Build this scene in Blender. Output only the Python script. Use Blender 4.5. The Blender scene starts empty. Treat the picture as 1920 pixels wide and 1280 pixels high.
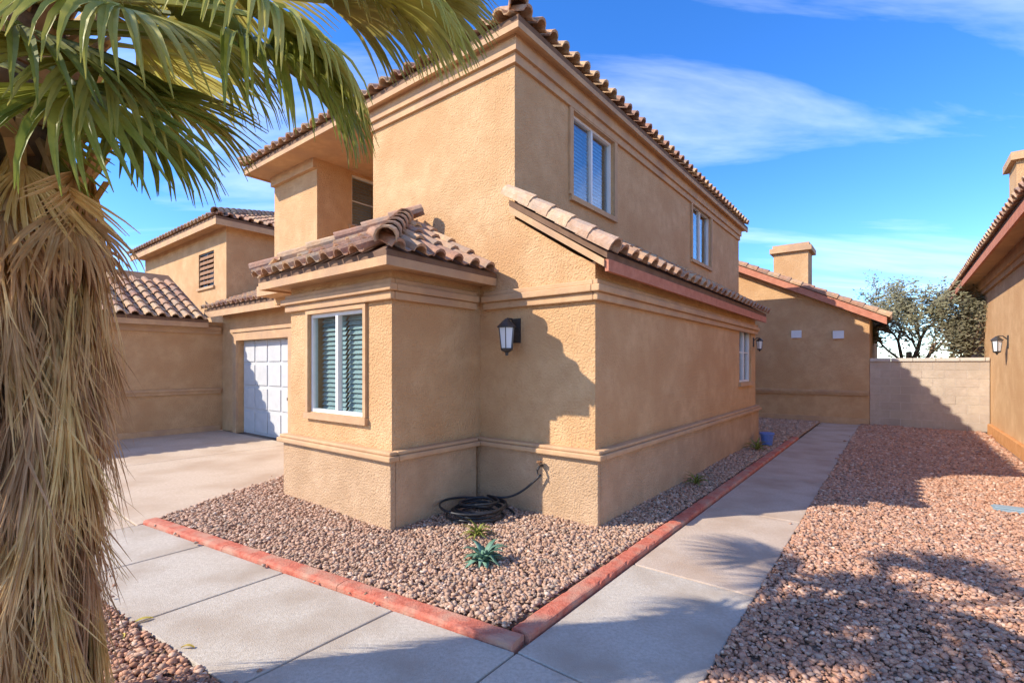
import bpy, bmesh, math, random
import numpy as np
from mathutils import Vector, Matrix, noise

R = math.radians
random.seed(7)
rng = np.random.default_rng(7)
scene = bpy.context.scene
COL = scene.collection

# ------------------------------------------------------------------ camera
FPX = 914.0            # focal length in pixels of the 1920-wide photograph
HZ = 685.0             # horizon row
CAMH = 1.5
cam_d = bpy.data.cameras.new('camera')
cam = bpy.data.objects.new('camera', cam_d)
COL.objects.link(cam)
cam.location = (0, 0, CAMH)
cam.rotation_euler = (R(90), 0, 0)
cam_d.sensor_width = 36
cam_d.lens = FPX / 1920 * 36
cam_d.shift_y = (HZ - 640) / 1920
cam_d.clip_start = 0.05
cam_d.clip_end = 3000
scene.camera = cam

# ------------------------------------------------------------------ light
SUN_EL = R(36)
LD = Vector((0.968, 0.242, 0)).normalized()          # horizontal way the light travels
ldir = Vector((LD.x * math.cos(SUN_EL), LD.y * math.cos(SUN_EL), -math.sin(SUN_EL)))
sun_d = bpy.data.lights.new('sun', 'SUN')
sun_d.energy = 2.75
sun_d.angle = R(0.53)
sun_d.color = (1.0, 0.91, 0.78)
sun = bpy.data.objects.new('sun', sun_d)
COL.objects.link(sun)
sun.rotation_euler = ldir.to_track_quat('-Z', 'Y').to_euler()
sun.location = (-20, -5, 30)

world = bpy.data.worlds.new('World')
scene.world = world
world.use_nodes = True
nt = world.node_tree
nt.nodes.clear()
wo = nt.nodes.new('ShaderNodeOutputWorld')
bg = nt.nodes.new('ShaderNodeBackground')
sky = nt.nodes.new('ShaderNodeTexSky')
sky.sky_type = 'NISHITA'
sky.sun_disc = False
sky.sun_elevation = SUN_EL
sky.sun_rotation = math.atan2(-LD.x, -LD.y)
sky.altitude = 700
sky.air_density = 1.0
sky.dust_density = 0.2
sky.ozone_density = 5.0
bg.inputs['Strength'].default_value = 0.15
# thin cirrus, laid on a flat layer high above the place
tc = nt.nodes.new('ShaderNodeTexCoord')
sep = nt.nodes.new('ShaderNodeSeparateXYZ')
nt.links.new(tc.outputs['Generated'], sep.inputs[0])
def wmath(op, a, b):
    n = nt.nodes.new('ShaderNodeMath'); n.operation = op
    for i, v in enumerate((a, b)):
        if hasattr(v, 'links'): nt.links.new(v, n.inputs[i])
        else: n.inputs[i].default_value = v
    return n.outputs[0]
zz = wmath('ADD', wmath('MAXIMUM', sep.outputs['Z'], 0.0), 0.12)
comb = nt.nodes.new('ShaderNodeCombineXYZ')
nt.links.new(wmath('DIVIDE', sep.outputs['X'], zz), comb.inputs[0])
nt.links.new(wmath('DIVIDE', sep.outputs['Y'], zz), comb.inputs[1])
mp = nt.nodes.new('ShaderNodeMapping')
mp.inputs['Rotation'].default_value = (0, 0, R(25))
mp.inputs['Scale'].default_value = (0.55, 1.7, 1)
mp.inputs['Location'].default_value = (3.1, 0.7, 0)
nt.links.new(comb.outputs[0], mp.inputs[0])
nz = nt.nodes.new('ShaderNodeTexNoise')
nz.inputs['Scale'].default_value = 0.9
nz.inputs['Detail'].default_value = 7
nz.inputs['Roughness'].default_value = 0.58
nz.inputs['Distortion'].default_value = 0.5
nt.links.new(mp.outputs[0], nz.inputs['Vector'])
cr = nt.nodes.new('ShaderNodeValToRGB')
cr.color_ramp.elements[0].position = 0.47
cr.color_ramp.elements[0].color = (0, 0, 0, 1)
cr.color_ramp.elements[1].position = 0.80
cr.color_ramp.elements[1].color = (0.5, 0.5, 0.5, 1)
nt.links.new(nz.outputs[0], cr.inputs[0])
mixc = nt.nodes.new('ShaderNodeMix'); mixc.data_type = 'RGBA'
nt.links.new(cr.outputs[0], mixc.inputs[0])
hsv = nt.nodes.new('ShaderNodeHueSaturation')
hsv.inputs['Saturation'].default_value = 1.24
hsv.inputs['Value'].default_value = 0.93
hsv.inputs['Hue'].default_value = 0.510
nt.links.new(sky.outputs[0], hsv.inputs['Color'])
nt.links.new(hsv.outputs[0], mixc.inputs[6])
mixc.inputs[7].default_value = (5.6, 5.9, 6.3, 1)
nt.links.new(mixc.outputs[2], bg.inputs['Color'])
nt.links.new(bg.outputs[0], wo.inputs['Surface'])

scene.view_settings.view_transform = 'Standard'
scene.view_settings.look = 'None'
scene.view_settings.exposure = 1.32
scene.view_settings.gamma = 1
scene.view_settings.use_curve_mapping = False
scene.render.engine = 'CYCLES'
scene.cycles.max_bounces = 6
scene.render.resolution_x = 1024
scene.render.resolution_y = 682

# ------------------------------------------------------------------ frames
# every building stands on one grid: x runs along the side of the house to the
# right front, y along the side path; its origin is the house corner by the path
C2 = Vector((0.77, 4.5, 0))
ANG = math.atan2(-0.619, 0.785)
EX = Vector((math.cos(ANG), math.sin(ANG), 0))
EY = Vector((-math.sin(ANG), math.cos(ANG), 0))
def W(x, y, z=0.0):
    return C2 + EX * x + EY * y + Vector((0, 0, z))
def ground(px, py):
    """photograph pixel to the ground point it shows"""
    Y = FPX * CAMH / (py - HZ)
    return Vector(((px - 960) / FPX * Y, Y, 0))
def to_frame(p):
    d = Vector((p[0], p[1], 0)) - C2
    return d.dot(EX), d.dot(EY)

# ------------------------------------------------------------------ materials
MATS = {}
def new_mat(name):
    m = bpy.data.materials.new(name); m.use_nodes = True
    n = m.node_tree; b = n.nodes['Principled BSDF']
    MATS[name] = m
    return m, n, b
def noise_mat(name, c1, c2, scale=8, rough=0.9, bump=0.0, bscale=120, detail=5, c3=None, s3=1.2, bdist=0.01, spec=0.3, rnd=0.0):
    m, n, b = new_mat(name)
    g = n.nodes.new('ShaderNodeNewGeometry')
    t = n.nodes.new('ShaderNodeTexNoise')
    t.inputs['Scale'].default_value = scale; t.inputs['Detail'].default_value = detail
    t.inputs['Roughness'].default_value = 0.65
    n.links.new(g.outputs['Position'], t.inputs['Vector'])
    r = n.nodes.new('ShaderNodeValToRGB')
    r.color_ramp.elements[0].position = 0.35; r.color_ramp.elements[1].position = 0.65
    r.color_ramp.elements[0].color = (*c1, 1); r.color_ramp.elements[1].color = (*c2, 1)
    n.links.new(t.outputs[0], r.inputs[0])
    out = r.outputs[0]
    if c3 is not None:
        t3 = n.nodes.new('ShaderNodeTexNoise'); t3.inputs['Scale'].default_value = s3
        t3.inputs['Detail'].default_value = 4
        n.links.new(g.outputs['Position'], t3.inputs['Vector'])
        r3 = n.nodes.new('ShaderNodeValToRGB')
        r3.color_ramp.elements[0].position = 0.42; r3.color_ramp.elements[1].position = 0.68
        r3.color_ramp.elements[0].color = (0, 0, 0, 1); r3.color_ramp.elements[1].color = (1, 1, 1, 1)
        n.links.new(t3.outputs[0], r3.inputs[0])
        mx = n.nodes.new('ShaderNodeMix'); mx.data_type = 'RGBA'
        n.links.new(r3.outputs[0], mx.inputs[0]); n.links.new(out, mx.inputs[6])
        mx.inputs[7].default_value = (*c3, 1)
        out = mx.outputs[2]
    if rnd > 0:
        oi = n.nodes.new('ShaderNodeObjectInfo')
        hs = n.nodes.new('ShaderNodeHueSaturation')
        mr = n.nodes.new('ShaderNodeMapRange')
        mr.inputs[3].default_value = 1 - rnd; mr.inputs[4].default_value = 1 + rnd
        n.links.new(oi.outputs['Random'], mr.inputs[0]); n.links.new(mr.outputs[0], hs.inputs['Value'])
        mh = n.nodes.new('ShaderNodeMapRange')
        mh.inputs[3].default_value = 0.5 - rnd * 0.06; mh.inputs[4].default_value = 0.5 + rnd * 0.06
        n.links.new(oi.outputs['Random'], mh.inputs[0]); n.links.new(mh.outputs[0], hs.inputs['Hue'])
        n.links.new(out, hs.inputs['Color']); out = hs.outputs[0]
    n.links.new(out, b.inputs['Base Color'])
    b.inputs['Roughness'].default_value = rough
    b.inputs['Specular IOR Level'].default_value = spec
    if bump > 0:
        tb = n.nodes.new('ShaderNodeTexNoise'); tb.inputs['Scale'].default_value = bscale
        tb.inputs['Detail'].default_value = 3
        n.links.new(g.outputs['Position'], tb.inputs['Vector'])
        bp = n.nodes.new('ShaderNodeBump'); bp.inputs['Strength'].default_value = bump
        bp.inputs['Distance'].default_value = bdist
        n.links.new(tb.outputs[0], bp.inputs['Height']); n.links.new(bp.outputs[0], b.inputs['Normal'])
    return m
noise_mat('stucco', (0.57, 0.335, 0.16), (0.67, 0.42, 0.215), 5, 0.93, 0.9, 52, 9, c3=(0.555, 0.315, 0.145), s3=1.6, bdist=0.022)
noise_mat('trim', (0.53, 0.32, 0.165), (0.62, 0.39, 0.21), 8, 0.9, 0.45, 110, 5, c3=(0.47, 0.29, 0.17), s3=2.2, bdist=0.01)
noise_mat('base_stucco', (0.49, 0.315, 0.18), (0.58, 0.385, 0.23), 6, 0.93, 0.9, 55, 8, c3=(0.45, 0.285, 0.16), s3=2.2, bdist=0.02)
noise_mat('tile', (0.40, 0.22, 0.12), (0.60, 0.36, 0.21), 16, 0.85, 0.5, 60, 9, c3=(0.36, 0.255, 0.18), s3=7, rnd=0.24)
noise_mat('rake_tile', (0.47, 0.285, 0.17), (0.62, 0.41, 0.27), 16, 0.85, 0.5, 60, 9, c3=(0.44, 0.32, 0.23), s3=7, rnd=0.16)
noise_mat('roof_felt', (0.16, 0.09, 0.055), (0.22, 0.13, 0.08), 6, 0.95)
noise_mat('red_edge', (0.46, 0.17, 0.10), (0.56, 0.23, 0.14), 9, 0.85, 0.3, 60)
noise_mat('kerb_red', (0.44, 0.105, 0.06), (0.60, 0.19, 0.12), 26, 0.88, 0.6, 90, 9, c3=(0.50, 0.28, 0.19), s3=6)
noise_mat('concrete', (0.44, 0.38, 0.30), (0.57, 0.505, 0.415), 45, 0.88, 0.45, 160, 12, c3=(0.40, 0.325, 0.245), s3=2.3)
noise_mat('drive_concrete', (0.50, 0.395, 0.285), (0.60, 0.485, 0.36), 30, 0.88, 0.4, 140, 12, c3=(0.45, 0.335, 0.23), s3=1.3)
noise_mat('path_concrete', (0.47, 0.365, 0.275), (0.57, 0.455, 0.35), 45, 0.88, 0.45, 150, 12, c3=(0.42, 0.305, 0.215), s3=2.0)
noise_mat('soil', (0.21, 0.135, 0.085), (0.33, 0.225, 0.15), 30, 0.97, 0.8, 60, 6, c3=(0.26, 0.19, 0.14), s3=3, bdist=0.02)
noise_mat('orange_base', (0.50, 0.215, 0.07), (0.60, 0.29, 0.11), 8, 0.9, 0.4, 90)
noise_mat('door_white', (0.53, 0.525, 0.51), (0.60, 0.595, 0.58), 5, 0.5, 0.1, 200)
noise_mat('frame_white', (0.72, 0.71, 0.68), (0.78, 0.77, 0.74), 6, 0.45)
noise_mat('dark_door', (0.06, 0.04, 0.03), (0.09, 0.06, 0.045), 12, 0.7)
noise_mat('hose', (0.012, 0.012, 0.013), (0.03, 0.03, 0.032), 20, 0.45, spec=0.5)
noise_mat('metal_dark', (0.03, 0.027, 0.024), (0.06, 0.05, 0.045), 20, 0.5, spec=0.5)
noise_mat('blue_plastic', (0.10, 0.17, 0.42), (0.14, 0.22, 0.50), 12, 0.5)
noise_mat('pale_blue', (0.24, 0.32, 0.35), (0.30, 0.37, 0.40), 14, 0.6)
noise_mat('bark', (0.15, 0.10, 0.065), (0.27, 0.19, 0.125), 18, 0.95, 0.8, 40)
noise_mat('block', (0.46, 0.37, 0.28), (0.54, 0.44, 0.34), 9, 0.93, 0.6, 90, 6, c3=(0.42, 0.34, 0.26), s3=1.4, rnd=0.05)
noise_mat('cap_block', (0.54, 0.47, 0.38), (0.62, 0.55, 0.46), 9, 0.9, 0.4, 90)
noise_mat('rust', (0.20, 0.09, 0.04), (0.32, 0.17, 0.08), 15, 0.8)

def leaf_mat(name, c1, c2, rough=0.55, trans=0.25, scale=9, rnd=0.15):
    m = noise_mat(name, c1, c2, scale, rough, rnd=rnd, spec=0.35)
    n = m.node_tree; b = n.nodes['Principled BSDF']
    out = n.nodes['Material Output']
    tr = n.nodes.new('ShaderNodeBsdfTranslucent')
    src = b.inputs['Base Color'].links[0].from_socket
    n.links.new(src, tr.inputs['Color'])
    mx = n.nodes.new('ShaderNodeMixShader'); mx.inputs[0].default_value = trans
    n.links.new(b.outputs[0], mx.inputs[1]); n.links.new(tr.outputs[0], mx.inputs[2])
    n.links.new(mx.outputs[0], out.inputs['Surface'])
    return m
leaf_mat('palm_green', (0.19, 0.225, 0.03), (0.36, 0.36, 0.07), 0.45, 0.4, 5)
leaf_mat('palm_yellow', (0.36, 0.34, 0.06), (0.52, 0.43, 0.12), 0.5, 0.4, 5)
leaf_mat('palm_dead', (0.50, 0.30, 0.12), (0.76, 0.52, 0.27), 0.75, 0.35, 6, 0.35)
leaf_mat('tree_leaf', (0.21, 0.20, 0.11), (0.33, 0.30, 0.18), 0.6, 0.35, 6)
leaf_mat('succulent', (0.12, 0.24, 0.16), (0.20, 0.34, 0.24), 0.5, 0.1, 10)
leaf_mat('weed', (0.22, 0.27, 0.05), (0.36, 0.36, 0.08), 0.6, 0.25, 10)
leaf_mat('yellow_leaf', (0.52, 0.40, 0.06), (0.62, 0.46, 0.10), 0.6, 0.2, 10)

def glass_mat(name, col, rough=0.06):
    m, n, b = new_mat(name)
    b.inputs['Base Color'].default_value = (*col, 1)
    b.inputs['Roughness'].default_value = rough
    b.inputs['Specular IOR Level'].default_value = 0.9
    b.inputs['Coat Weight'].default_value = 1.0
    b.inputs['Coat Roughness'].default_value = 0.02
    return m
def clear_glass(name, tint, refl=0.10):
    m, n, b = new_mat(name)
    n.nodes.remove(b)
    out = n.nodes['Material Output']
    t = n.nodes.new('ShaderNodeBsdfTransparent'); t.inputs[0].default_value = (*tint, 1)
    g = n.nodes.new('ShaderNodeBsdfGlossy'); g.inputs['Roughness'].default_value = 0.015
    geo = n.nodes.new('ShaderNodeNewGeometry')
    tn = n.nodes.new('ShaderNodeTexNoise'); tn.inputs['Scale'].default_value = 1.7
    n.links.new(geo.outputs['Position'], tn.inputs['Vector'])
    bp = n.nodes.new('ShaderNodeBump'); bp.inputs['Strength'].default_value = 0.12; bp.inputs['Distance'].default_value = 0.03
    n.links.new(tn.outputs[0], bp.inputs['Height']); n.links.new(bp.outputs[0], g.inputs['Normal'])
    lw = n.nodes.new('ShaderNodeLayerWeight'); lw.inputs[0].default_value = 0.5
    pw = n.nodes.new('ShaderNodeMath'); pw.operation = 'POWER'; pw.inputs[1].default_value = 4
    n.links.new(lw.outputs['Facing'], pw.inputs[0])
    ad = n.nodes.new('ShaderNodeMath'); ad.inputs[1].default_value = refl
    n.links.new(pw.outputs[0], ad.inputs[0])
    mx = n.nodes.new('ShaderNodeMixShader')
    n.links.new(ad.outputs[0], mx.inputs[0]); n.links.new(t.outputs[0], mx.inputs[1]); n.links.new(g.outputs[0], mx.inputs[2])
    n.links.new(mx.outputs[0], out.inputs['Surface'])
    return m
clear_glass('glass_blue', (0.86, 0.92, 0.92), 0.05)
clear_glass('glass_upper', (0.86, 0.91, 0.95), 0.14)
clear_glass('glass_dark', (0.3, 0.3, 0.3), 0.05)
noise_mat('blind', (0.36, 0.43, 0.425), (0.42, 0.485, 0.475), 9, 0.7)
m_, n_, b_ = new_mat('lamp_glass')
b_.inputs['Base Color'].default_value = (0.75, 0.78, 0.8, 1); b_.inputs['Roughness'].default_value = 0.25

def gravel_mat(name, cols):
    m, n, b = new_mat(name)
    at = n.nodes.new('ShaderNodeAttribute'); at.attribute_name = 'tone'
    r = n.nodes.new('ShaderNodeValToRGB')
    els = r.color_ramp.elements
    while len(els) < len(cols): els.new(0.5)
    for i, c in enumerate(cols):
        els[i].position = i / (len(cols) - 1); els[i].color = (*c, 1)
    n.links.new(at.outputs['Fac'], r.inputs[0])
    g = n.nodes.new('ShaderNodeNewGeometry')
    t = n.nodes.new('ShaderNodeTexNoise'); t.inputs['Scale'].default_value = 90; t.inputs['Detail'].default_value = 3
    n.links.new(g.outputs['Position'], t.inputs['Vector'])
    mr = n.nodes.new('ShaderNodeMapRange'); mr.inputs[3].default_value = 0.7; mr.inputs[4].default_value = 1.3
    n.links.new(t.outputs[0], mr.inputs[0])
    hs = n.nodes.new('ShaderNodeHueSaturation')
    n.links.new(mr.outputs[0], hs.inputs['Value']); n.links.new(r.outputs[0], hs.inputs['Color'])
    n.links.new(hs.outputs[0], b.inputs['Base Color'])
    b.inputs['Roughness'].default_value = 0.85
    return m
gravel_mat('gravel_red', [(0.24, 0.11, 0.06), (0.50, 0.26, 0.155), (0.36, 0.185, 0.11), (0.58, 0.36, 0.235), (0.27, 0.18, 0.135), (0.56, 0.29, 0.175), (0.43, 0.22, 0.125), (0.66, 0.48, 0.35)])
gravel_mat('gravel_pink', [(0.25, 0.135, 0.08), (0.48, 0.28, 0.175), (0.33, 0.205, 0.13), (0.57, 0.375, 0.255), (0.30, 0.225, 0.165), (0.52, 0.31, 0.20), (0.42, 0.25, 0.155), (0.65, 0.49, 0.37)])

# ------------------------------------------------------------------ mesh helpers
class MB:
    def __init__(s): s.v = []; s.f = []
    def poly(s, pts):
        i = len(s.v); s.v += [Vector(p) for p in pts]; s.f.append(tuple(range(i, i + len(pts))))
    def box(s, x0, x1, y0, y1, z0, z1):
        i = len(s.v)
        s.v += [Vector((x, y, z)) for z in (z0, z1) for y in (y0, y1) for x in (x0, x1)]
        for f in ((0, 2, 3, 1), (4, 5, 7, 6), (0, 1, 5, 4), (2, 6, 7, 3), (0, 4, 6, 2), (1, 3, 7, 5)):
            s.f.append(tuple(i + k for k in f))
        return s
    def prism(s, pts, vec):
        """closed prism: polygon pts swept by vec"""
        n = len(pts); i = len(s.v); vec = Vector(vec)
        s.v += [Vector(p) for p in pts] + [Vector(p) + vec for p in pts]
        s.f.append(tuple(i + k for k in range(n))[::-1]); s.f.append(tuple(i + n + k for k in range(n)))
        for k in range(n):
            s.f.append((i + k, i + (k + 1) % n, i + n + (k + 1) % n, i + n + k))
        return s
    def tube(s, pts, radii, seg=8, cap=True):
        pts = [Vector(p) for p in pts]
        if not hasattr(radii, '__len__'): radii = [radii] * len(pts)
        base = len(s.v); up = Vector((0.13, 0.21, 0.97)).normalized()
        for k, p in enumerate(pts):
            d = (pts[min(k + 1, len(pts) - 1)] - pts[max(k - 1, 0)])
            d = d.normalized() if d.length > 1e-9 else Vector((0, 0, 1))
            a = d.cross(up)
            if a.length < 1e-3: a = d.cross(Vector((1, 0, 0)))
            a.normalize(); b = d.cross(a).normalized()
            for j in range(seg):
                t = 2 * math.pi * j / seg
                s.v.append(p + (a * math.cos(t) + b * math.sin(t)) * radii[k])
        for k in range(len(pts) - 1):
            for j in range(seg):
                s.f.append((base + k * seg + j, base + k * seg + (j + 1) % seg, base + (k + 1) * seg + (j + 1) % seg, base + (k + 1) * seg + j))
        if cap:
            s.f.append(tuple(base + j for j in range(seg))[::-1])
            s.f.append(tuple(base + (len(pts) - 1) * seg + j for j in range(seg)))
        return s
    def lathe(s, prof, c=(0, 0, 0), seg=14):
        base = len(s.v); c = Vector(c)
        for r, z in prof:
            for j in range(seg):
                t = 2 * math.pi * j / seg
                s.v.append(c + Vector((r * math.cos(t), r * math.sin(t), z)))
        for k in range(len(prof) - 1):
            for j in range(seg):
                s.f.append((base + k * seg + j, base + k * seg + (j + 1) % seg, base + (k + 1) * seg + (j + 1) % seg, base + (k + 1) * seg + j))
        s.f.append(tuple(base + j for j in range(seg))[::-1])
        s.f.append(tuple(base + (len(prof) - 1) * seg + j for j in range(seg)))
        return s
    def mesh(s, name, smooth=False, fix=True, weld=False):
        me = bpy.data.meshes.new(name)
        me.from_pydata([tuple(v) for v in s.v], [], s.f)
        if fix or weld:
            bm = bmesh.new(); bm.from_mesh(me)
            if weld: bmesh.ops.remove_doubles(bm, verts=bm.verts, dist=1e-5)
            if fix: bmesh.ops.recalc_face_normals(bm, faces=bm.faces)
            bm.to_mesh(me); bm.free()
        if smooth:
            me.polygons.foreach_set('use_smooth', [True] * len(me.polygons))
        me.update()
        return me
def link(name, me, mat, parent=None, kind=None):
    o = bpy.data.objects.new(name, me); COL.objects.link(o)
    if mat and (len(me.materials) == 0): me.materials.append(MATS[mat])
    if parent: o.parent = parent
    if kind: o['kind'] = kind
    return o
def thing(name, label, cat, loc, rz=0.0, group=None):
    e = bpy.data.objects.new(name, None); COL.objects.link(e)
    e.location = loc; e.rotation_euler = (0, 0, rz); e.empty_display_size = 0.2
    e['label'] = label; e['category'] = cat
    if group: e['group'] = group
    return e
def tag(o, label, cat, group=None):
    o['label'] = label; o['category'] = cat
    if group: o['group'] = group
    return o
def bevel(o, w=0.012, seg=2):
    m = o.modifiers.new('bevel', 'BEVEL'); m.width = w; m.segments = seg; m.limit_method = 'ANGLE'; m.angle_limit = R(40)
    return o

class House:
    """a building on the grid: parts are given in grid coordinates"""
    def __init__(s, name, label, cat, x0, y0):
        s.o = Vector((x0, y0, 0))
        s.e = thing(name, label, cat, W(x0, y0), ANG)
    def part(s, name, mb, mat, parent=None, smooth=False, bv=None, weld=False):
        for k in range(len(mb.v)): mb.v[k] = mb.v[k] - s.o
        o = link(name, mb.mesh(name, smooth, weld=weld), mat, parent or s.e)
        if bv: bevel(o, bv)
        return o
    def inst(s, name, me, mat, M, parent):
        o = bpy.data.objects.new(name, me); COL.objects.link(o)
        o.parent = parent
        o.matrix_local = Matrix.Translation(-s.o) @ M
        return o

def wall(mb, axis, plane, t, u0, u1, z0, z1, holes=()):
    """wall in the plane x=plane (axis 'x') or y=plane; body goes t back; holes = (u0,u1,z0,z1)"""
    us = sorted({u0, u1, *[h[0] for h in holes], *[h[1] for h in holes]})
    zs = sorted({z0, z1, *[h[2] for h in holes], *[h[3] for h in holes]})
    def P(u, d, z): return (plane + d, u, z) if axis == 'x' else (u, plane + d, z)
    solid = {}
    for i in range(len(us) - 1):
        for j in range(len(zs) - 1):
            cu, cz = (us[i] + us[i + 1]) / 2, (zs[j] + zs[j + 1]) / 2
            solid[i, j] = not any(h[0] < cu < h[1] and h[2] < cz < h[3] for h in holes)
    for (i, j), sd in solid.items():
        if not sd: continue
        a, b, c, d = us[i], us[i + 1], zs[j], zs[j + 1]
        for dd in (0, t):
            mb.poly([P(a, dd, c), P(b, dd, c), P(b, dd, d), P(a, dd, d)])
        for di, dj, e in ((-1, 0, ((a, c), (a, d))), (1, 0, ((b, c), (b, d))), (0, -1, ((a, c), (b, c))), (0, 1, ((a, d), (b, d)))):
            if not solid.get((i + di, j + dj), False):
                (p, q), (r, w_) = e
                mb.poly([P(p, 0, q), P(r, 0, w_), P(r, t, w_), P(p, t, q)])
    return mb

def window(h, axis, plane, out, u0, u1, z0, z1, glass, cols=1, rows=1, slider=True, depth=0.07, sill=True, trimw=0.0, fmat='frame_white'):
    """window set in a hole; out = +1/-1: side the wall faces; parts: frame > panes, muntins"""
    def B(mb, a, b, d0, d1, c, d):
        lo, hi = sorted((plane - out * d0, plane - out * d1))
        return mb.box(lo, hi, a, b, c, d) if axis == 'x' else mb.box(a, b, lo, hi, c, d)
    fw = 0.034
    f = MB()
    d0, d1 = depth - 0.035, depth + 0.025
    e = 0.001
    B(f, u0 - .004, u1 + .004, d0, d1, z0 - .004, z0 + fw); B(f, u0 - .004, u1 + .004, d0, d1, z1 - fw, z1 + .004)
    B(f, u0 - .004, u0 + fw, d0 + e, d1 - e, z0 + fw, z1 - fw); B(f, u1 - fw, u1 + .004, d0 + e, d1 - e, z0 + fw, z1 - fw)
    fr = h.part('window', f, fmat)
    mid = (u0 + u1) / 2
    spans = [(u0 + fw, mid - .02), (mid + .02, u1 - fw)] if slider else [(u0 + fw, u1 - fw)]
    if slider:
        h.part('meeting_stile', B(MB(), mid - .022, mid + .022, d0 - .004, d1 - .01, z0 + fw, z1 - fw), fmat, fr)
    for k, (a, b) in enumerate(spans):
        h.part('pane', B(MB(), a - .005, b + .005, depth + (.004 if k else -.008), depth + (.012 if k else 0), z0 + fw - .005, z1 - fw + .005), glass, fr)
        for r in range(1, rows):
            zc = z0 + (z1 - z0) * r / rows
            h.part('muntin', B(MB(), a, b, depth - .022, depth - .009, zc - .009, zc + .009), fmat, fr)
        for c in range(1, cols):
            uc = a + (b - a) * c / cols
            h.part('muntin', B(MB(), uc - .009, uc + .009, depth - .0235, depth - .0105, z0 + fw, z1 - fw), fmat, fr)
    if glass != 'glass_dark':
        bl = MB(); nsl = int((z1 - z0) / .05)
        for q in range(nsl):
            zc = z0 + .02 + q * .05 + random.uniform(-.003, .003)
            a_, c_ = plane - out * (depth + .075), plane - out * (depth + .105)
            for (ua, ub) in spans:
                pts_ = [(a_, zc), (c_, zc + .046), (c_, zc + .05), (a_, zc + .004)]
                bl.prism([(d_, ua, z_) if axis == 'x' else (ua, d_, z_) for d_, z_ in pts_], (0, ub - ua, 0) if axis == 'x' else (ub - ua, 0, 0))
        h.part('blind', bl, 'blind', fr)
    if sill:
        h.part('sill', B(MB(), u0 - .06, u1 + .06, -.045, depth - .04, z0 - .07, z0 - .006), 'trim', fr)
    if trimw > 0:
        t = trimw
        h.part('surround', B(B(B(MB(), u0 - t, u0 - .002, -.03, -.0005, z0, z1 + t), u1 + .002, u1 + t, -.03, -.0005, z0, z1 + t), u0 - .002, u1 + .002, -.03, -.0005, z1 + .002, z1 + t), 'trim', fr)
    return fr

# ------------------------------------------------------------------ roof tiles
def tile_mesh(name, w=0.23, L=0.40, h=0.075, th=0.014, mat='tile'):
    """one S-shaped clay tile: y runs up the slope, closed body"""
    prof = []
    r = w * 0.31
    for k in range(6):
        t = math.pi * (1 - k / 5)
        prof.append((-w * 0.19 + r * math.cos(t), h * math.sin(t)))
    prof += [(w * 0.27, -0.010), (w * 0.44, 0.004)]
    mb = MB(); n = len(prof)
    for y, sc, zo in ((0, 1.0, 0.030), (L, 0.90, 0.0)):
        for x, z in prof: mb.v.append(Vector((x * sc, y, z * sc + zo)))
        for x, z in prof: mb.v.append(Vector((x * sc * 0.94, y, z * sc * 0.86 + zo - th)))
    for k in range(n - 1):
        mb.f += [(k, k + 1, 2 * n + k + 1, 2 * n + k), (n + k + 1, n + k, 3 * n + k, 3 * n + k + 1),
                 (k + 1, k, n + k, n + k + 1)]
    mb.f += [(0, 2 * n, 3 * n, n), (n - 1, 2 * n - 1, 4 * n - 1, 3 * n - 1)]
    me = mb.mesh(name); me.materials.append(MATS[mat])
    for p in me.polygons: p.use_smooth = False
    return me
TILE = tile_mesh('roof_tile')
TILE_W, TILE_R = 0.235, 0.33
def cap_mesh(name, L=0.40, r0=0.10, r1=0.085, mat='rake_tile'):
    mb = MB(); n = 8
    for y, r, zo in ((0, r0, 0.018), (L, r1, 0.0)):
        for k in range(n):
            t = math.pi * (1.12 - 1.24 * k / (n - 1)); mb.v.append(Vector((r * math.cos(t), y, r * math.sin(t) + zo)))
        for k in range(n):
            t = math.pi * (1.12 - 1.24 * k / (n - 1)); mb.v.append(Vector(((r - .016) * math.cos(t), y, (r - .016) * math.sin(t) + zo)))
    for k in range(n - 1):
        mb.f += [(k, k + 1, 2 * n + k + 1, 2 * n + k), (n + k + 1, n + k, 3 * n + k, 3 * n + k + 1), (k + 1, k, n + k, n + k + 1), (2 * n + k, 2 * n + k + 1, 3 * n + k + 1, 3 * n + k)]
    mb.f += [(0, 2 * n, 3 * n, n), (n - 1, 2 * n - 1, 4 * n - 1, 3 * n - 1)]
    me = mb.mesh(name, smooth=False); me.materials.append(MATS[mat])
    return me
CAP = cap_mesh('cap_tile')
CAPT = cap_mesh('hip_tile', 0.40, 0.10, 0.08, 'tile')

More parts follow.
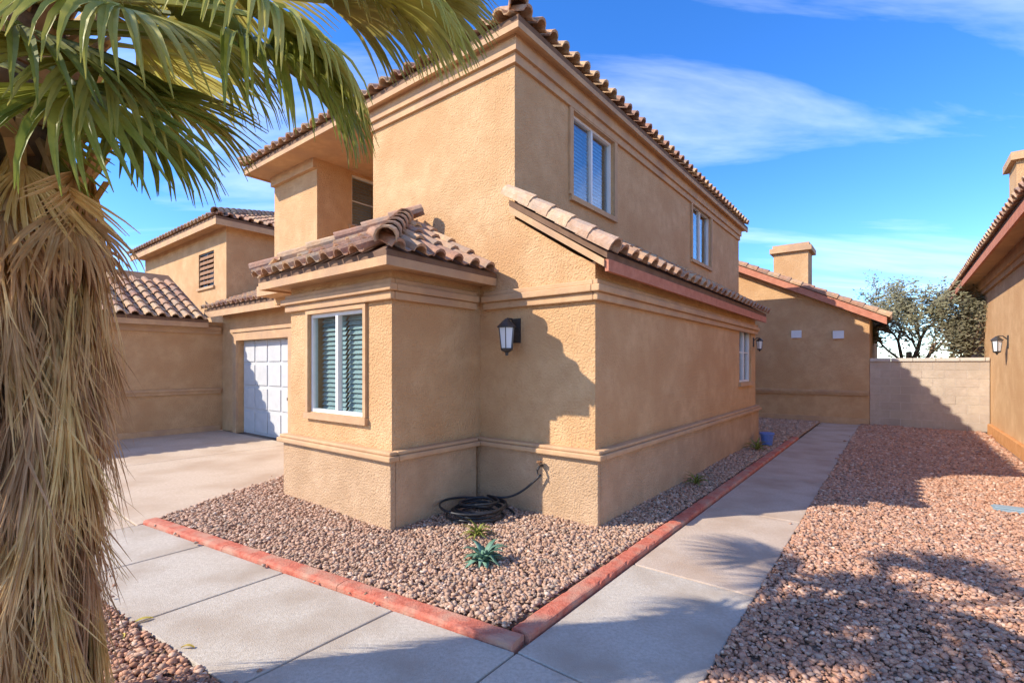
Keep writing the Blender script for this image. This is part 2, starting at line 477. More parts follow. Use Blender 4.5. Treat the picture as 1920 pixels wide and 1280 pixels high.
def lay_tiles(h, roof, p0, along, up, ncols, nrows, inside=None, jitter=0.006, name='roof_tile', me=None, lift=0.02):
    p0 = Vector(p0); al = Vector(along).normalized(); up = Vector(up).normalized()
    nrm = al.cross(up).normalized()
    if nrm.z < 0: nrm = -nrm
    xa = up.cross(nrm).normalized()
    for r in range(nrows):
        for c in range(ncols):
            u = (c + 0.5) * TILE_W; v = r * TILE_R - 0.05
            if inside and not inside(u, v + 0.17): continue
            p = p0 + al * u + up * v + nrm * (lift + random.uniform(0, jitter))
            rot = Matrix((xa, up, nrm)).transposed().to_4x4()
            tw = Matrix.Rotation(random.uniform(-.02, .02), 4, 'Z')
            h.inst(name, me or TILE, None, Matrix.Translation(p) @ rot @ tw, roof)
def lay_caps(h, roof, p0, p1, me=None, step=0.33, name='ridge_tile', lift=0.03, normal=None):
    p0 = Vector(p0); p1 = Vector(p1); d = p1 - p0; n = max(1, int(d.length / step)); up = d.normalized()
    nn = Vector(normal) if normal else Vector((0, 0, 1))
    xa = up.cross(nn).normalized(); nz_ = xa.cross(up).normalized()
    for k in range(n + 1):
        p = p0 + up * (k * step - 0.04) + nz_ * lift
        if (p - p0).length > d.length: break
        rot = Matrix((xa, up, nz_)).transposed().to_4x4()
        h.inst(name, me or CAPT, None, Matrix.Translation(p) @ rot @ Matrix.Rotation(random.uniform(-.03, .03), 4, 'Z'), roof)

# ------------------------------------------------------------------ ground and paving
mb = MB(); mb.poly([(-600, -200, -0.03), (600, -200, -0.03), (600, 1200, -0.03), (-600, 1200, -0.03)])
link('ground', mb.mesh('ground'), 'soil', kind='structure')

def F2(pts): return [W(x, y) for x, y in pts]
def slab(name, pts, z0, z1, mat, parent, bv=0.008):
    m_ = MB().prism([Vector((p.x, p.y, z0)) for p in pts], (0, 0, z1 - z0))
    o = link(name, m_.mesh(name), mat, parent)
    bevel(o, bv)
    return o
def structure(name, loc=(0, 0, 0)):
    e = bpy.data.objects.new(name, None); COL.objects.link(e); e['kind'] = 'structure'
    return e

# grid coordinates of the paving edges
def fy(x): return -2.0 + (x - 0.6) * (0.55 / 4.0)        # back edge of the front walk (red kerb)
def fb(x): return -2.95 + (x - 0.6) * (0.40 / 4.0)        # its near edge
PX0, PX1 = 0.62, 1.46                                     # side path
drive = structure('driveway')
GAP = 0.006
for (xa_, xb_) in ((-10.18, -6.85), (-6.85, -3.42)):
    for (ya_, yb_) in ((0.72, -2.6), (-2.6, -6.4), (-6.4, -11)):
        pts = [(xa_ + GAP, ya_ - GAP), (xb_ - GAP, ya_ - GAP), (xb_ - GAP, yb_ + GAP), (xa_ + GAP, yb_ + GAP)]
        if xb_ == -3.42 and ya_ == 0.72:
            pts = [(xa_ + GAP, ya_ - GAP), (-4.45, ya_ - GAP), (-4.3, -0.75), (xb_ - GAP, yb_ + GAP), (xa_ + GAP, yb_ + GAP)]
        slab('slab', F2(pts), -0.10, 0.0, 'drive_concrete', drive)
walk = structure('front_walk')
xs = [-3.42, -2.36, -1.30, -0.24, 0.62]
for i in range(4):
    a, b = xs[i] + GAP, xs[i + 1] - GAP
    slab('slab', F2([(a, fb(a)), (b, fb(b)), (b, fy(b)), (a, fy(a))]), -0.10, 0.002, 'concrete', walk)
slab('slab', F2([(PX0 + GAP, fb(PX0)), (PX1, fb(PX1)), (PX1, fy(PX0)), (PX0 + GAP, fy(PX0))]), -0.10, 0.002, 'concrete', walk)
path = structure('side_path')
ys = [fy(PX0) + .004, -0.55, 1.35, 3.25, 5.15, 7.05, 9.0, 11.1]
for i in range(len(ys) - 1):
    slab('slab', F2([(PX0 + .002, ys[i] + GAP), (PX1, ys[i] + GAP), (PX1, ys[i + 1] - GAP), (PX0 + .002, ys[i + 1] - GAP)]), -0.10, 0.002, 'path_concrete' if i else 'concrete', path)
# red kerb: front run in three castings, side run in castings of 1.9 m
kerb = structure('kerb')
KW = 0.125
def kerb_seg(p, q, wd=KW, h=0.036):
    """one cast kerb length: worn, slightly uneven body with chipped edges"""
    p = Vector((*p, 0)); q = Vector((*q, 0)); d = (q - p).normalized(); nn = Vector((-d.y, d.x, 0))
    p = p + d * .003; L = (q - p).length - .003
    n = max(4, int(L / .035)); m_ = MB()
    sec = [(0, -.1), (0, h - .014), (.006, h - .004), (.018, h), (wd * .5, h + .002), (wd - .018, h), (wd - .006, h - .004), (wd, h - .014), (wd, -.1)]
    for k_ in range(n + 1):
        c = p + d * (L * k_ / n)
        for si, (o_, z_) in enumerate(sec):
            w_ = c + nn * o_; f_ = noise.noise(Vector((w_.x * 9, w_.y * 9, si * 1.7))) ; g_ = noise.noise(Vector((w_.x * 31, w_.y * 31, si * 3.1)))
            chip = -.010 if (si in (2, 6) and g_ > .38) else 0
            off = .004 * f_ + .0025 * g_
            pt = c + nn * (o_ + (off if si < 4 else -off) * (0 if si == 4 else 1))
            m_.v.append(W(pt.x, pt.y, z_ + (off + chip if z_ > 0 else 0)))
    ns = len(sec)
    for k_ in range(n):
        for j_ in range(ns - 1):
            a_ = k_ * ns + j_; m_.f.append((a_, a_ + 1, a_ + ns + 1, a_ + ns))
    m_.f.append(tuple(range(ns))); m_.f.append(tuple(n * ns + t_ for t_ in range(ns))[::-1])
    link('kerb_stone', m_.mesh('kerb_stone'), 'kerb_red', kerb)
xk = [-3.42, -2.1, -0.75, 0.60]
for i in range(3): kerb_seg((xk[i], fy(xk[i]) + .004), (xk[i + 1], fy(xk[i + 1]) + .004))
yk = [fy(0.6) + KW + .012, -0.1, 1.8, 3.7, 5.6, 7.5]
for i in range(5): kerb_seg((0.61, yk[i]), (0.61, yk[i + 1]))

# ------------------------------------------------------------------ gravel
ico = bmesh.new(); bmesh.ops.create_icosphere(ico, subdivisions=1, radius=1)
ICO_V = np.array([v.co[:] for v in ico.verts]); ICO_F = np.array([[v.index for v in f.verts] for f in ico.faces]); ico.free()
def in_poly(P, poly):
    x, y = P[:, 0], P[:, 1]; r = np.zeros(len(P), bool); n = len(poly)
    for i in range(n):
        x1, y1 = poly[i][0], poly[i][1]; x2, y2 = poly[(i + 1) % n][0], poly[(i + 1) % n][1]
        c = ((y1 > y) != (y2 > y)) & (x < (x2 - x1) * (y - y1) / (y2 - y1 + 1e-12) + x1)
        r ^= c
    return r
def in_view(P):
    px = 960 + FPX * P[:, 0] / np.maximum(P[:, 1], 0.1); py = HZ + FPX * CAMH / np.maximum(P[:, 1], 0.1)
    return (P[:, 1] > 1.6) & (px > -260) & (px < 2180) & (py < 1500)
def gravel(name, label, poly, dens_near, mat, zbase=0.0, size=0.0122):
    poly = [(p.x, p.y) for p in poly]
    sheet = MB(); sheet.poly([(x, y, zbase - .012) for x, y in poly])
    xs_ = [p[0] for p in poly]; ys_ = [p[1] for p in poly]
    area = (max(xs_) - min(xs_)) * (max(ys_) - min(ys_))
    n = int(area * dens_near)
    P = np.stack([rng.uniform(min(xs_), max(xs_), n), rng.uniform(min(ys_), max(ys_), n)], 1)
    ins = in_poly(P, poly)
    cen = np.array(poly).mean(0)
    # a few stones kicked out over the edge
    near = np.zeros(len(P), bool)
    for q_ in ((.10, 0), (-.10, 0), (0, .10), (0, -.10), (.2, .1), (-.2, -.1)):
        near |= in_poly(P + np.array(q_), poly)
    stray = near & ~ins & (rng.uniform(0, 1, len(P)) < 0.006)
    P = P[(ins | stray) & in_view(P)]
    keep = rng.uniform(0, 1, len(P)) < np.clip((5.5 / np.maximum(P[:, 1], 0.5)) ** 1.4, 0.12, 1)
    P = P[keep]; m = len(P)
    far = np.clip(P[:, 1] / 5.5, 1, 2.0)
    s = size * np.clip(rng.lognormal(0, 0.40, m), .45, 1.75) * far ** 0.75
    sc = np.stack([s * rng.uniform(.8, 1.35, m), s * rng.uniform(.75, 1.15, m), s * rng.uniform(.45, .8, m)], 1)
    V = ICO_V[None] * (1 + rng.uniform(-.42, .34, (m, len(ICO_V), 1)))
    V = V * sc[:, None, :]
    a = rng.uniform(0, 2 * np.pi, m); tl = rng.uniform(-.5, .5, m)
    y2 = V[..., 1] * np.cos(tl)[:, None] - V[..., 2] * np.sin(tl)[:, None]
    z2 = V[..., 1] * np.sin(tl)[:, None] + V[..., 2] * np.cos(tl)[:, None]
    x3 = V[..., 0] * np.cos(a)[:, None] - y2 * np.sin(a)[:, None]
    y3 = V[..., 0] * np.sin(a)[:, None] + y2 * np.cos(a)[:, None]
    wob = 0.010 * (np.sin(P[:, 0] * 2.1 + 1) + np.sin(P[:, 1] * 2.7)) 
    zc = zbase + rng.uniform(-.006, .014, m) + wob * 0.6 + s * 0.2
    V = np.stack([x3 + P[:, 0:1], y3 + P[:, 1:2], z2 + zc[:, None]], -1).reshape(-1, 3)
    Fc = (ICO_F[None] + (np.arange(m) * len(ICO_V))[:, None, None]).reshape(-1, 3)
    me = bpy.data.meshes.new(name)
    me.vertices.add(len(V)); me.vertices.foreach_set('co', V.astype(np.float32).ravel())
    me.loops.add(len(Fc) * 3); me.loops.foreach_set('vertex_index', Fc.astype(np.int32).ravel())
    me.polygons.add(len(Fc)); me.polygons.foreach_set('loop_start', (np.arange(len(Fc)) * 3).astype(np.int32))
    me.polygons.foreach_set('loop_total', np.full(len(Fc), 3, np.int32))
    me.update(calc_edges=True); me.validate()
    at = me.attributes.new('tone', 'FLOAT', 'POINT')
    at.data.foreach_set('value', np.repeat(rng.uniform(0, 1, m), len(ICO_V)).astype(np.float32))
    o = link(name, me, mat); o['kind'] = 'stuff'; o['label'] = label; o['category'] = 'gravel'
    sh = link('soil_bed', sheet.mesh('soil_bed'), 'soil', o)
    return m
BED = F2([(-4.28, -0.74), (-3.42, fy(-3.42) + KW + .01), (0.46, fy(0.46) + KW + .01), (0.47, 7.5), (0.6, 7.5), (0.6, 11.15), (-0.9, 11.15), (-0.9, 6.4), (-0.03, 6.4), (-0.03, -0.03), (-1.4, -0.03), (-1.4, -1.17), (-3.3, -1.17), (-3.3, 0.7), (-4.4, 0.7)])
n1 = gravel('gravel_bed', 'pinkish brown gravel in the bed between red kerb and house', BED, 4000, 'gravel_pink', 0.02)
SIDE = F2([(PX1 + .01, -3.6), (3.70, -3.6), (3.70, 11.1), (PX1 + .01, 11.1)])
n2 = gravel('side_gravel', 'reddish brown gravel between side path and right hand wall', SIDE, 4200, 'gravel_red', 0.0, 0.0120)
NEARB = F2([(-3.41, fb(-3.41) - .015), (-3.41, -6.5), (0.9, -6.5), (PX1 + .01, -3.6), (PX1 + .01, fb(PX1) - .015)])
n3 = gravel('near_gravel', 'brown gravel around the palm foot, this side of the front walk', NEARB, 4000, 'gravel_red', -0.004)
print('gravel', n1, n2, n3)

# ------------------------------------------------------------------ main house
H = House('stucco_house', 'tan stucco two-storey house with tiled roofs, hip-roofed bay and white garage door', 'house', -2.5, 2.0)
EZ = 5.0        # upper eave
LZ = 2.48       # lower eave
UXR, UXL = -0.945, -6.75      # upper storey from right face to left end
# --- walls
mb = MB()
wall(mb, 'x', 0.0, -0.22, 0.0, 6.5, 0.0, 2.46, [(5.25, 6.15, 1.2, 2.28)])
H.part('wing_wall', mb, 'stucco', weld=True)
mb = MB()
pts = [(-1.44, 0, 0), (-0.222, 0, 0), (-0.222, 0, 2.56), (-0.945, 0, 3.03), (-1.44, 0, 3.03)]
mb.prism(pts, (0, 0.2, 0))
mb.prism([(-0.2215, 0.0, 0), (-0.001, 0.0, 0), (-0.001, 0.0, 2.44), (-0.2215, 0.0, 2.56)], (0, -0.0015, 0))
H.part('wing_front_wall', mb, 'stucco')
mb = MB()
wall(mb, 'y', -1.2, 0.2, -3.25, -1.43, 0, 2.46, [(-2.84, -1.84, 1.0, 2.05)])
H.part('bay_front_wall', mb, 'stucco', weld=True)
mb = MB()
wall(mb, 'x', -1.432, -0.2, -1.0, 0.1, 0, 2.458)
wall(mb, 'x', -3.248, 0.2, -1.0, 0.75, 0, 2.458)
H.part('bay_side_wall', mb, 'stucco', weld=True)
# --- upper storey
mb = MB()
wall(mb, 'x', UXR, -0.2, 0.2005, 9.2, 2.3, EZ + .1, [(1.14, 2.25, 3.58, 4.62), (5.6, 6.8, 3.58, 4.68)])
H.part('upper_side_wall', mb, 'stucco', weld=True)
mb = MB()
mb.box(-3.37, UXR, 0.0, 0.2, 3.032, EZ + .1)
mb.box(-3.37, -1.441, 0.0, 0.2, 2.46, 3.031)
H.part('upper_front_wall', mb, 'stucco')
mb = MB()
mb.box(-3.37, -3.17, 0.2005, 1.6, 2.9, EZ + .1)
mb.box(-5.3, -3.1705, 1.6005, 1.8, 2.9, EZ + .1)
H.part('recess_wall', mb, 'stucco')
mb = MB()
wall(mb, 'x', -5.3, -0.2, 0.3, 1.6, 2.6, EZ + .1, [(0.95, 1.5, 3.95, 4.85)])
H.part('recess_side_wall', mb, 'stucco', weld=True)
H.part('upper_left_wall', MB().box(UXL, -5.5005, 0.3, 0.5, 2.6, EZ + .1).box(UXL, UXL + .2, 0.5005, 9.2, 2.6, EZ + .1), 'stucco')
H.part('recess_floor', MB().box(-6.74, -3.2505, -0.02, 2.0, 2.72, 2.895), 'trim')
H.part('rear_wall', MB().box(UXL + .2, UXR - .2, 9.0, 9.2, 0, EZ + .1), 'stucco')
# --- garage
mb = MB()
wall(mb, 'y', 0.75, 0.2, -10.2, -3.0, 0, 2.75, [(-9.35, -7.05, 0.0, 2.05)])
H.part('garage_wall', mb, 'stucco', weld=True)
mb = MB()
mb.box(-9.53, -9.352, 0.70, 0.749, 0, 2.23).box(-7.048, -6.87, 0.70, 0.749, 0, 2.23).box(-9.352, -7.048, 0.70, 0.749, 2.052, 2.23)
mb.box(-9.60, -6.80, 0.675, 0.749, 2.232, 2.30)
H.part('garage_surround', mb, 'trim')
gd = H.part('garage_door', MB().box(-9.355, -7.045, 0.87, 0.90, 0.01, 2.06), 'door_white')
ph = 2.04 / 4
for k in range(4):
    for c in range(4):
        x0 = -9.345 + c * 0.575
        H.part('door_panel', MB().box(x0 + .03, x0 + .545, 0.852, 0.8695, 0.02 + k * ph + .035, 0.02 + (k + 1) * ph - .035), 'door_white', gd, bv=0.008)
H.part('door_handle', MB().box(-7.35, -7.27, 0.835, 0.851, 0.80, 0.86), 'metal_dark', gd)
# --- wainscot with moulded cap, bay and wing
def wains(h, segs, zt=0.64, p=0.06):
    m = MB(); c = MB()
    for (ax, pl, out, a, b) in segs:
        for q, dd, z0, z1 in ((m, p, -.05, zt), (c, p + .055, zt, zt + .05), (c, p + .03, zt + .0505, zt + .085)):
            lo, hi = sorted((pl + out * .001, pl + out * dd))
            ex = dd if a <= b else dd
            if ax == 'x': q.box(lo, hi, a - (dd if segs_corner.get((ax, pl), (0, 0))[0] else 0), b + (dd if segs_corner.get((ax, pl), (0, 0))[1] else 0), z0, z1)
            else: q.box(a - (dd if segs_corner.get((ax, pl), (0, 0))[0] else 0), b + (dd if segs_corner.get((ax, pl), (0, 0))[1] else 0), lo, hi, z0, z1)
    return m, c
segs_corner = {('y', -1.2): (1, 1), ('y', 0.0): (0, 1)}
m, c = wains(H, [('y', -1.2, -1, -3.25, -1.43), ('x', -1.43, 1, -1.199, -0.12), ('y', 0.0, -1, -1.429, 0.0), ('x', 0.0, 1, 0.001, 6.5), ('x', -3.25, -1, -1.199, 0.7)])
H.part('wainscot', m, 'base_stucco', bv=0.012)
H.part('wainscot_cap', c, 'trim', bv=0.012)
# --- cornice bands under the lower eaves
co = MB()
segs_corner = {('y', -1.2): (1, 1), ('y', 0.0): (0, 0)}
def bands(q, ax, pl, out, a, b, ca=0, cb=0, zs=((.05, 2.10, 2.175), (.085, 2.1755, 2.24), (.05, 2.2405, 2.29))):
    for dd, z0, z1 in zs:
        lo, hi = sorted((pl + out * .001, pl + out * dd))
        if ax == 'x': q.box(lo, hi, a - ca * dd, b + cb * dd, z0, z1)
        else: q.box(a - ca * dd, b + cb * dd, lo, hi, z0, z1)
bands(co, 'y', -1.2, -1, -3.25, -1.43, 1, 1)
bands(co, 'x', -1.43, 1, -1.199, -0.1)
bands(co, 'x', -3.25, -1, -1.199, 0.7)
bands(co, 'x', 0.0, 1, -0.0005, 6.5, 1, 0)
bands(co, 'y', 0.0, -1, -1.345, -0.001, 0, 0)
H.part('cornice', co, 'trim', bv=0.01)
# --- windows
window(H, 'y', -1.2, -1, -2.84, -1.84, 1.0, 2.05, 'glass_blue', cols=1, rows=1, trimw=0.045, depth=0.05)
window(H, 'x', 0.0, 1, 5.25, 6.15, 1.2, 2.28, 'glass_upper', rows=2)
window(H, 'x', UXR, 1, 1.14, 2.25, 3.58, 4.62, 'glass_upper', cols=1, rows=1, trimw=0.08)
window(H, 'x', UXR, 1, 5.6, 6.8, 3.58, 4.68, 'glass_upper', cols=1, rows=1, trimw=0.08)
window(H, 'x', -5.3, 1, 0.95, 1.5, 3.95, 4.85, 'glass_upper', slider=False, rows=2)
# --- bay roof: pyramid with a short ridge into the wall
SL = 0.575
def roof_plate(pts, t=0.05):
    m = MB(); m.prism(pts, (0, 0, -t)); return m
bx0, bx1, by0 = -3.50, -1.18, -1.45
hw = (bx1 - bx0) / 2; pk = LZ + hw * SL; cx = (bx0 + bx1) / 2; pyk = by0 + hw
A, B_, PK = (bx1, by0, LZ), (bx0, by0, LZ), (cx, pyk, pk)
RB, LB, BK = (bx1, -0.012, LZ), (bx0, -0.012, LZ), (cx, -0.012, pk)
rm = MB()
for pp in ([B_, A, PK], [A, RB, BK, PK], [LB, B_, PK, BK]): rm.prism([Vector(p) for p in pp], (0, 0, -0.05))
bayroof = H.part('bay_roof', rm, 'roof_felt')
H.part('soffit', MB().box(bx0 + .02, bx1 - .02, by0 + .02, -0.02, LZ - .11, LZ - .052), 'trim', bayroof)
H.part('fascia', MB().box(bx0, bx1, by0, by0 + .03, LZ - .13, LZ - .051).box(bx1 - .03, bx1, by0 + .031, -.012, LZ - .13, LZ - .051).box(bx0, bx0 + .03, by0 + .031, -.012, LZ - .13, LZ - .051), 'trim', bayroof)
k = math.hypot(1, SL)
upf = Vector((0, 1, SL)); upr = Vector((-1, 0, SL)); upl = Vector((1, 0, SL))
W_ = bx1 - bx0
lay_tiles(H, bayroof, B_, (1, 0, 0), upf, int(W_ / TILE_W) + 1, 5, lambda u, v: (v / k) * .92 < u < W_ - (v / k) * .92 and u < W_)
D_ = -by0
lay_tiles(H, bayroof, A, (0, 1, 0), upr, int(D_ / TILE_W), 5, lambda u, v: u > (v / k) * .92 and v / k < hw)
lay_tiles(H, bayroof, (bx0, by0, LZ), (0, 1, 0), upl, int(D_ / TILE_W), 5, lambda u, v: u > (v / k) * .92 and v / k < hw)
lay_caps(H, bayroof, Vector(A) + Vector((0, 0, .05)), Vector(PK) + Vector((0, 0, .06)))
lay_caps(H, bayroof, Vector(B_) + Vector((0, 0, .05)), Vector(PK) + Vector((0, 0, .06)))
# --- wing lean-to roof, rising from the side eave to the upper wall
wx, wy0, wy1 = 0.17, -0.10, 6.62
WS = 0.62
run = wx - UXR - .004
ztop = LZ + .03 + run * WS
rm = MB().prism([(wx, wy0, LZ + .03), (UXR + .004, wy0, ztop), (UXR + .004, wy0, ztop - .06), (wx, wy0, LZ - .03)], (0, wy1 - wy0, 0))
wingroof = H.part('wing_roof', rm, 'roof_felt')
H.part('fascia', MB().box(wx - .03, wx + .005, wy0 + .02, wy1, LZ - .14, LZ - .032), 'red_edge', wingroof)
H.part('rake_board', MB().prism([(wx - .03, wy0 - .0, LZ - .10), (UXR + .004, wy0, ztop - .13), (UXR + .004, wy0, ztop - .062), (wx - .03, wy0, LZ - .033)], (0, 0.098, 0)), 'trim', wingroof)
lay_tiles(H, wingroof, (wx, wy0 + .12, LZ + .03), (0, 1, 0), (-1, 0, WS), int((wy1 - wy0 - .12) / TILE_W), 4)
lay_caps(H, wingroof, (wx + .02, wy0 + .03, LZ + .06), (UXR + .05, wy0 + .03, ztop + .03), CAP, 0.26, 'rake_tile', 0.0, (WS, 0, 1))
# --- upper roof: hip with eaves all round
ox0, ox1, oy0, oy1 = UXL - .18, UXR + .17, -0.16, 9.4
US = 0.5; uh = (ox1 - ox0) / 2; up_z = EZ + uh * US; ucx = (ox0 + ox1) / 2
c00, c10, c11, c01 = (ox0, oy0, EZ), (ox1, oy0, EZ), (ox1, oy1, EZ), (ox0, oy1, EZ)
r0, r1 = (ucx, oy0 + uh, up_z), (ucx, oy1 - uh, up_z)
rm = MB()
for pp in ([c00, c10, r0], [c10, c11, r1, r0], [c11, c01, r1], [c01, c00, r0, r1]): rm.prism([Vector(p) for p in pp], (0, 0, -0.06))
uproof = H.part('upper_roof', rm, 'roof_felt')
H.part('soffit', MB().box(ox0 + .03, ox1 - .03, oy0 + .03, oy1 - .03, EZ - .10, EZ - .062), 'trim', uproof)
fa = MB().box(ox0, ox1, oy0, oy0 + .035, EZ - .125, EZ - .0605).box(ox1 - .035, ox1, oy0 + .036, oy1, EZ - .125, EZ - .0605)
fa.box(ox0, ox0 + .035, oy0 + .036, oy1, EZ - .125, EZ - .0605)
H.part('fascia', fa, 'trim', uproof)
bnd = MB()
bnd.box(UXR + .001, UXR + .07, -.07, 9.2, EZ - .26, EZ - .1005).box(UXR + .001, UXR + .035, -.035, 9.2, EZ - .36, EZ - .2605)
bnd.box(-3.37, UXR + .0005, -.07, -.001, EZ - .26, EZ - .1005).box(-3.37, UXR + .0005, -.035, -.001, EZ - .36, EZ - .2605)
bnd.box(UXL, -5.3, .23, .299, EZ - .26, EZ - .1005)
H.part('upper_cornice', bnd, 'trim')
kk = math.hypot(1, US)
Wt, Dt = ox1 - ox0, oy1 - oy0
lay_tiles(H, uproof, c00, (1, 0, 0), (0, 1, US), int(Wt / TILE_W), 2, lambda u, v: (v / kk) * .9 < u < Wt - (v / kk) * .9, name='eave_tile')
lay_tiles(H, uproof, c10, (0, 1, 0), (-1, 0, US), int(Dt / TILE_W), 2, lambda u, v: (v / kk) * .9 < u < Dt - (v / kk) * .9, name='eave_tile')
lay_caps(H, uproof, Vector(c10) + Vector((0, 0, .06)), Vector(r0) + Vector((0, 0, .06)), CAPT, 0.34)
lay_caps(H, uproof, Vector(c00) + Vector((0, 0, .06)), Vector(r0) + Vector((0, 0, .06)), CAPT, 0.34)
# --- garage roof: slope up and back from the door eave
GZ = 2.78; gx0, gx1, gy0, gy1 = -10.35, -6.76, 0.42, 3.2; GS = 0.42
rm = MB().prism([(gx0, gy0, GZ), (gx0, gy1, GZ + (gy1 - gy0) * GS), (gx0, gy1, GZ + (gy1 - gy0) * GS - .06), (gx0, gy0, GZ - .06)], (gx1 - gx0, 0, 0))
groof = H.part('garage_roof', rm, 'roof_felt')
H.part('fascia', MB().box(gx0, gx1, gy0 - .005, gy0 + .03, GZ - .19, GZ - .062), 'trim', groof)
H.part('soffit', MB().box(gx0, gx1, gy0 + .0305, .749, GZ - .12, GZ - .07), 'trim', groof)
lay_tiles(H, groof, (gx0, gy0, GZ), (1, 0, 0), (0, 1, GS), int((gx1 - gx0) / TILE_W), 6)

# ------------------------------------------------------------------ left neighbour
N = House('neighbour_house', 'tan stucco neighbour house at left beyond the driveway, behind the palm', 'house', -13, 0)
mb = MB()
wall(mb, 'x', -10.205, -0.2, -9.0, 0.95, 0, 2.5)
N.part('side_wall', mb, 'stucco', weld=True)
N.part('end_wall', MB().box(-16, -10.4055, -9.0, -8.8, 0, 2.5), 'stucco')
b2 = MB(); bands(b2, 'x', -10.205, 1, -9.0, 0.70, 0, 0, ((.04, .86, .93), (.07, .9305, .98), (.03, -.02, .12)))
N.part('band', b2, 'trim')
b2 = MB(); bands(b2, 'x', -10.205, 1, -9.0, 0.70, 0, 0, ((.05, 2.22, 2.30), (.08, 2.3005, 2.38)))
N.part('cornice', b2, 'trim')
N.part('pilaster', MB().box(-10.204, -10.11, -2.05, -1.75, 0.0, 2.215), 'trim')
nx, NS, nz0 = -9.98, 0.5, 2.52
ny0, ny1 = -9.3, 0.38
nrun = 2.6
rm = MB().prism([(nx, ny0, nz0), (nx - nrun, ny0, nz0 + nrun * NS), (nx - nrun, ny0, nz0 + nrun * NS - .06), (nx, ny0, nz0 - .06)], (0, ny1 - ny0, 0))
nroof = N.part('lower_roof', rm, 'roof_felt')
N.part('fascia', MB().box(nx - .03, nx, ny0, ny1, nz0 - .17, nz0 - .062), 'trim', nroof)
lay_tiles(N, nroof, (nx, ny0 + 2.6, nz0), (0, 1, 0), (-1, 0, NS), int((ny1 - ny0 - 2.6) / TILE_W), 7)
# upper storey
nux, nuy, NEZ = -10.75, 1.05, 5.05
mb = MB()
wall(mb, 'y', nuy, 0.2, -17, nux, 2.5, NEZ + .1, [(-12.5, -11.5, 3.55, 4.45)])
N.part('upper_front_wall', mb, 'stucco', weld=True)
N.part('upper_side_wall', MB().box(nux - .2, nux - .0005, nuy + .2005, 9, 2.5, NEZ + .1), 'stucco')
fw = window(N, 'y', nuy, -1, -12.5, -11.5, 3.55, 4.45, 'glass_dark', slider=True, fmat='metal_dark', sill=True)
for s_ in range(6):
    N.part('louvre', MB().prism([(-12.45, nuy + .005, 3.63 + s_ * .13), (-12.45, nuy + .03, 3.72 + s_ * .13), (-12.45, nuy + .024, 3.722 + s_ * .13), (-12.45, nuy - .001, 3.632 + s_ * .13)], (.9, 0, 0)), 'rust', fw)
qx0, qx1, qy0, qy1 = -17.2, nux + .3, nuy - .35, 9.3
qh = (qx1 - qx0) / 2; q0 = ((qx0 + qx1) / 2, qy0 + qh, NEZ + qh * .4); q1 = ((qx0 + qx1) / 2, qy1 - qh, NEZ + qh * .4)
rm = MB()
for pp in ([(qx0, qy0, NEZ), (qx1, qy0, NEZ), q0], [(qx1, qy0, NEZ), (qx1, qy1, NEZ), q1, q0], [(qx1, qy1, NEZ), (qx0, qy1, NEZ), q1], [(qx0, qy1, NEZ), (qx0, qy0, NEZ), q0, q1]):
    rm.prism([Vector(p) for p in pp], (0, 0, -.06))
nup = N.part('upper_roof', rm, 'roof_felt')
N.part('fascia', MB().box(qx0, qx1, qy0, qy0 + .03, NEZ - .2, NEZ - .0605).box(qx1 - .03, qx1, qy0 + .0305, qy1, NEZ - .2, NEZ - .0605), 'trim', nup)
N.part('soffit', MB().box(qx0 + .04, qx1 - .04, qy0 + .04, qy1 - .04, NEZ - .12, NEZ - .065), 'trim', nup)
kk = math.hypot(1, .4)
lay_tiles(N, nup, (qx1, qy0, NEZ), (0, 1, 0), (-1, 0, .4), int((qy1 - qy0) / TILE_W) - 12, 8, lambda u, v: u > (v / kk) * .95, name='upper_tile')
lay_tiles(N, nup, (qx0, qy0, NEZ), (1, 0, 0), (0, 1, .4), int((qx1 - qx0) / TILE_W), 1, None, name='upper_tile')
lay_caps(N, nup, Vector((qx1, qy0, NEZ + .05)), Vector(q0) + Vector((0, 0, .05)), CAPT, 0.34)

# ------------------------------------------------------------------ far house closing the side path
FH = House('far_house', 'low tan stucco house with chimney closing the far end of the side path', 'house', 0.3, 12.5)
def rz(x): return 3.62 - 0.50 * x
mb = MB()
mb.prism([(-3.0, 11.2, 0), (1.65, 11.2, 0), (1.65, 11.2, rz(1.65)), (-3.0, 11.2, rz(-3.0))], (0, 0.2, 0))
FH.part('front_wall', mb, 'stucco')
FH.part('side_wall', MB().box(1.45, 1.649, 11.4005, 18, 0, rz(1.65) - .05), 'stucco')
b2 = MB(); bands(b2, 'y', 11.2, -1, -1.2, 1.65, 0, 0, ((.05, .74, .80), (.08, .8005, .86), (.05, -.02, .16)))
FH.part('band', b2, 'trim')
rm = MB().prism([(2.0, 10.95, rz(2.0)), (-3.0, 10.95, rz(-3.0)), (-3.0, 10.95, rz(-3.0) + .06), (2.0, 10.95, rz(2.0) + .06)], (0, 7, 0))
fr = FH.part('roof', rm, 'roof_felt')
FH.part('rake_board', MB().prism([(2.0, 10.93, rz(2.0) - .12), (-3.0, 10.93, rz(-3.0) - .12), (-3.0, 10.93, rz(-3.0) + .055), (2.0, 10.93, rz(2.0) + .055)], (0, .018, 0)), 'red_edge', fr)
lay_caps(FH, fr, (2.02, 10.99, rz(2.02) + .08), (-3.0, 10.99, rz(-3.0) + .08), CAPT, 0.30, 'rake_tile', 0.02, (.5, 0, 1))
lay_tiles(FH, fr, (2.0, 11.1, rz(2.0) + .06), (0, 1, 0), (-1, 0, .5), 8, 12)
ch = FH.part('chimney', MB().box(-0.9, 0.05, 13.4, 14.3, 3.4, 5.05), 'stucco')
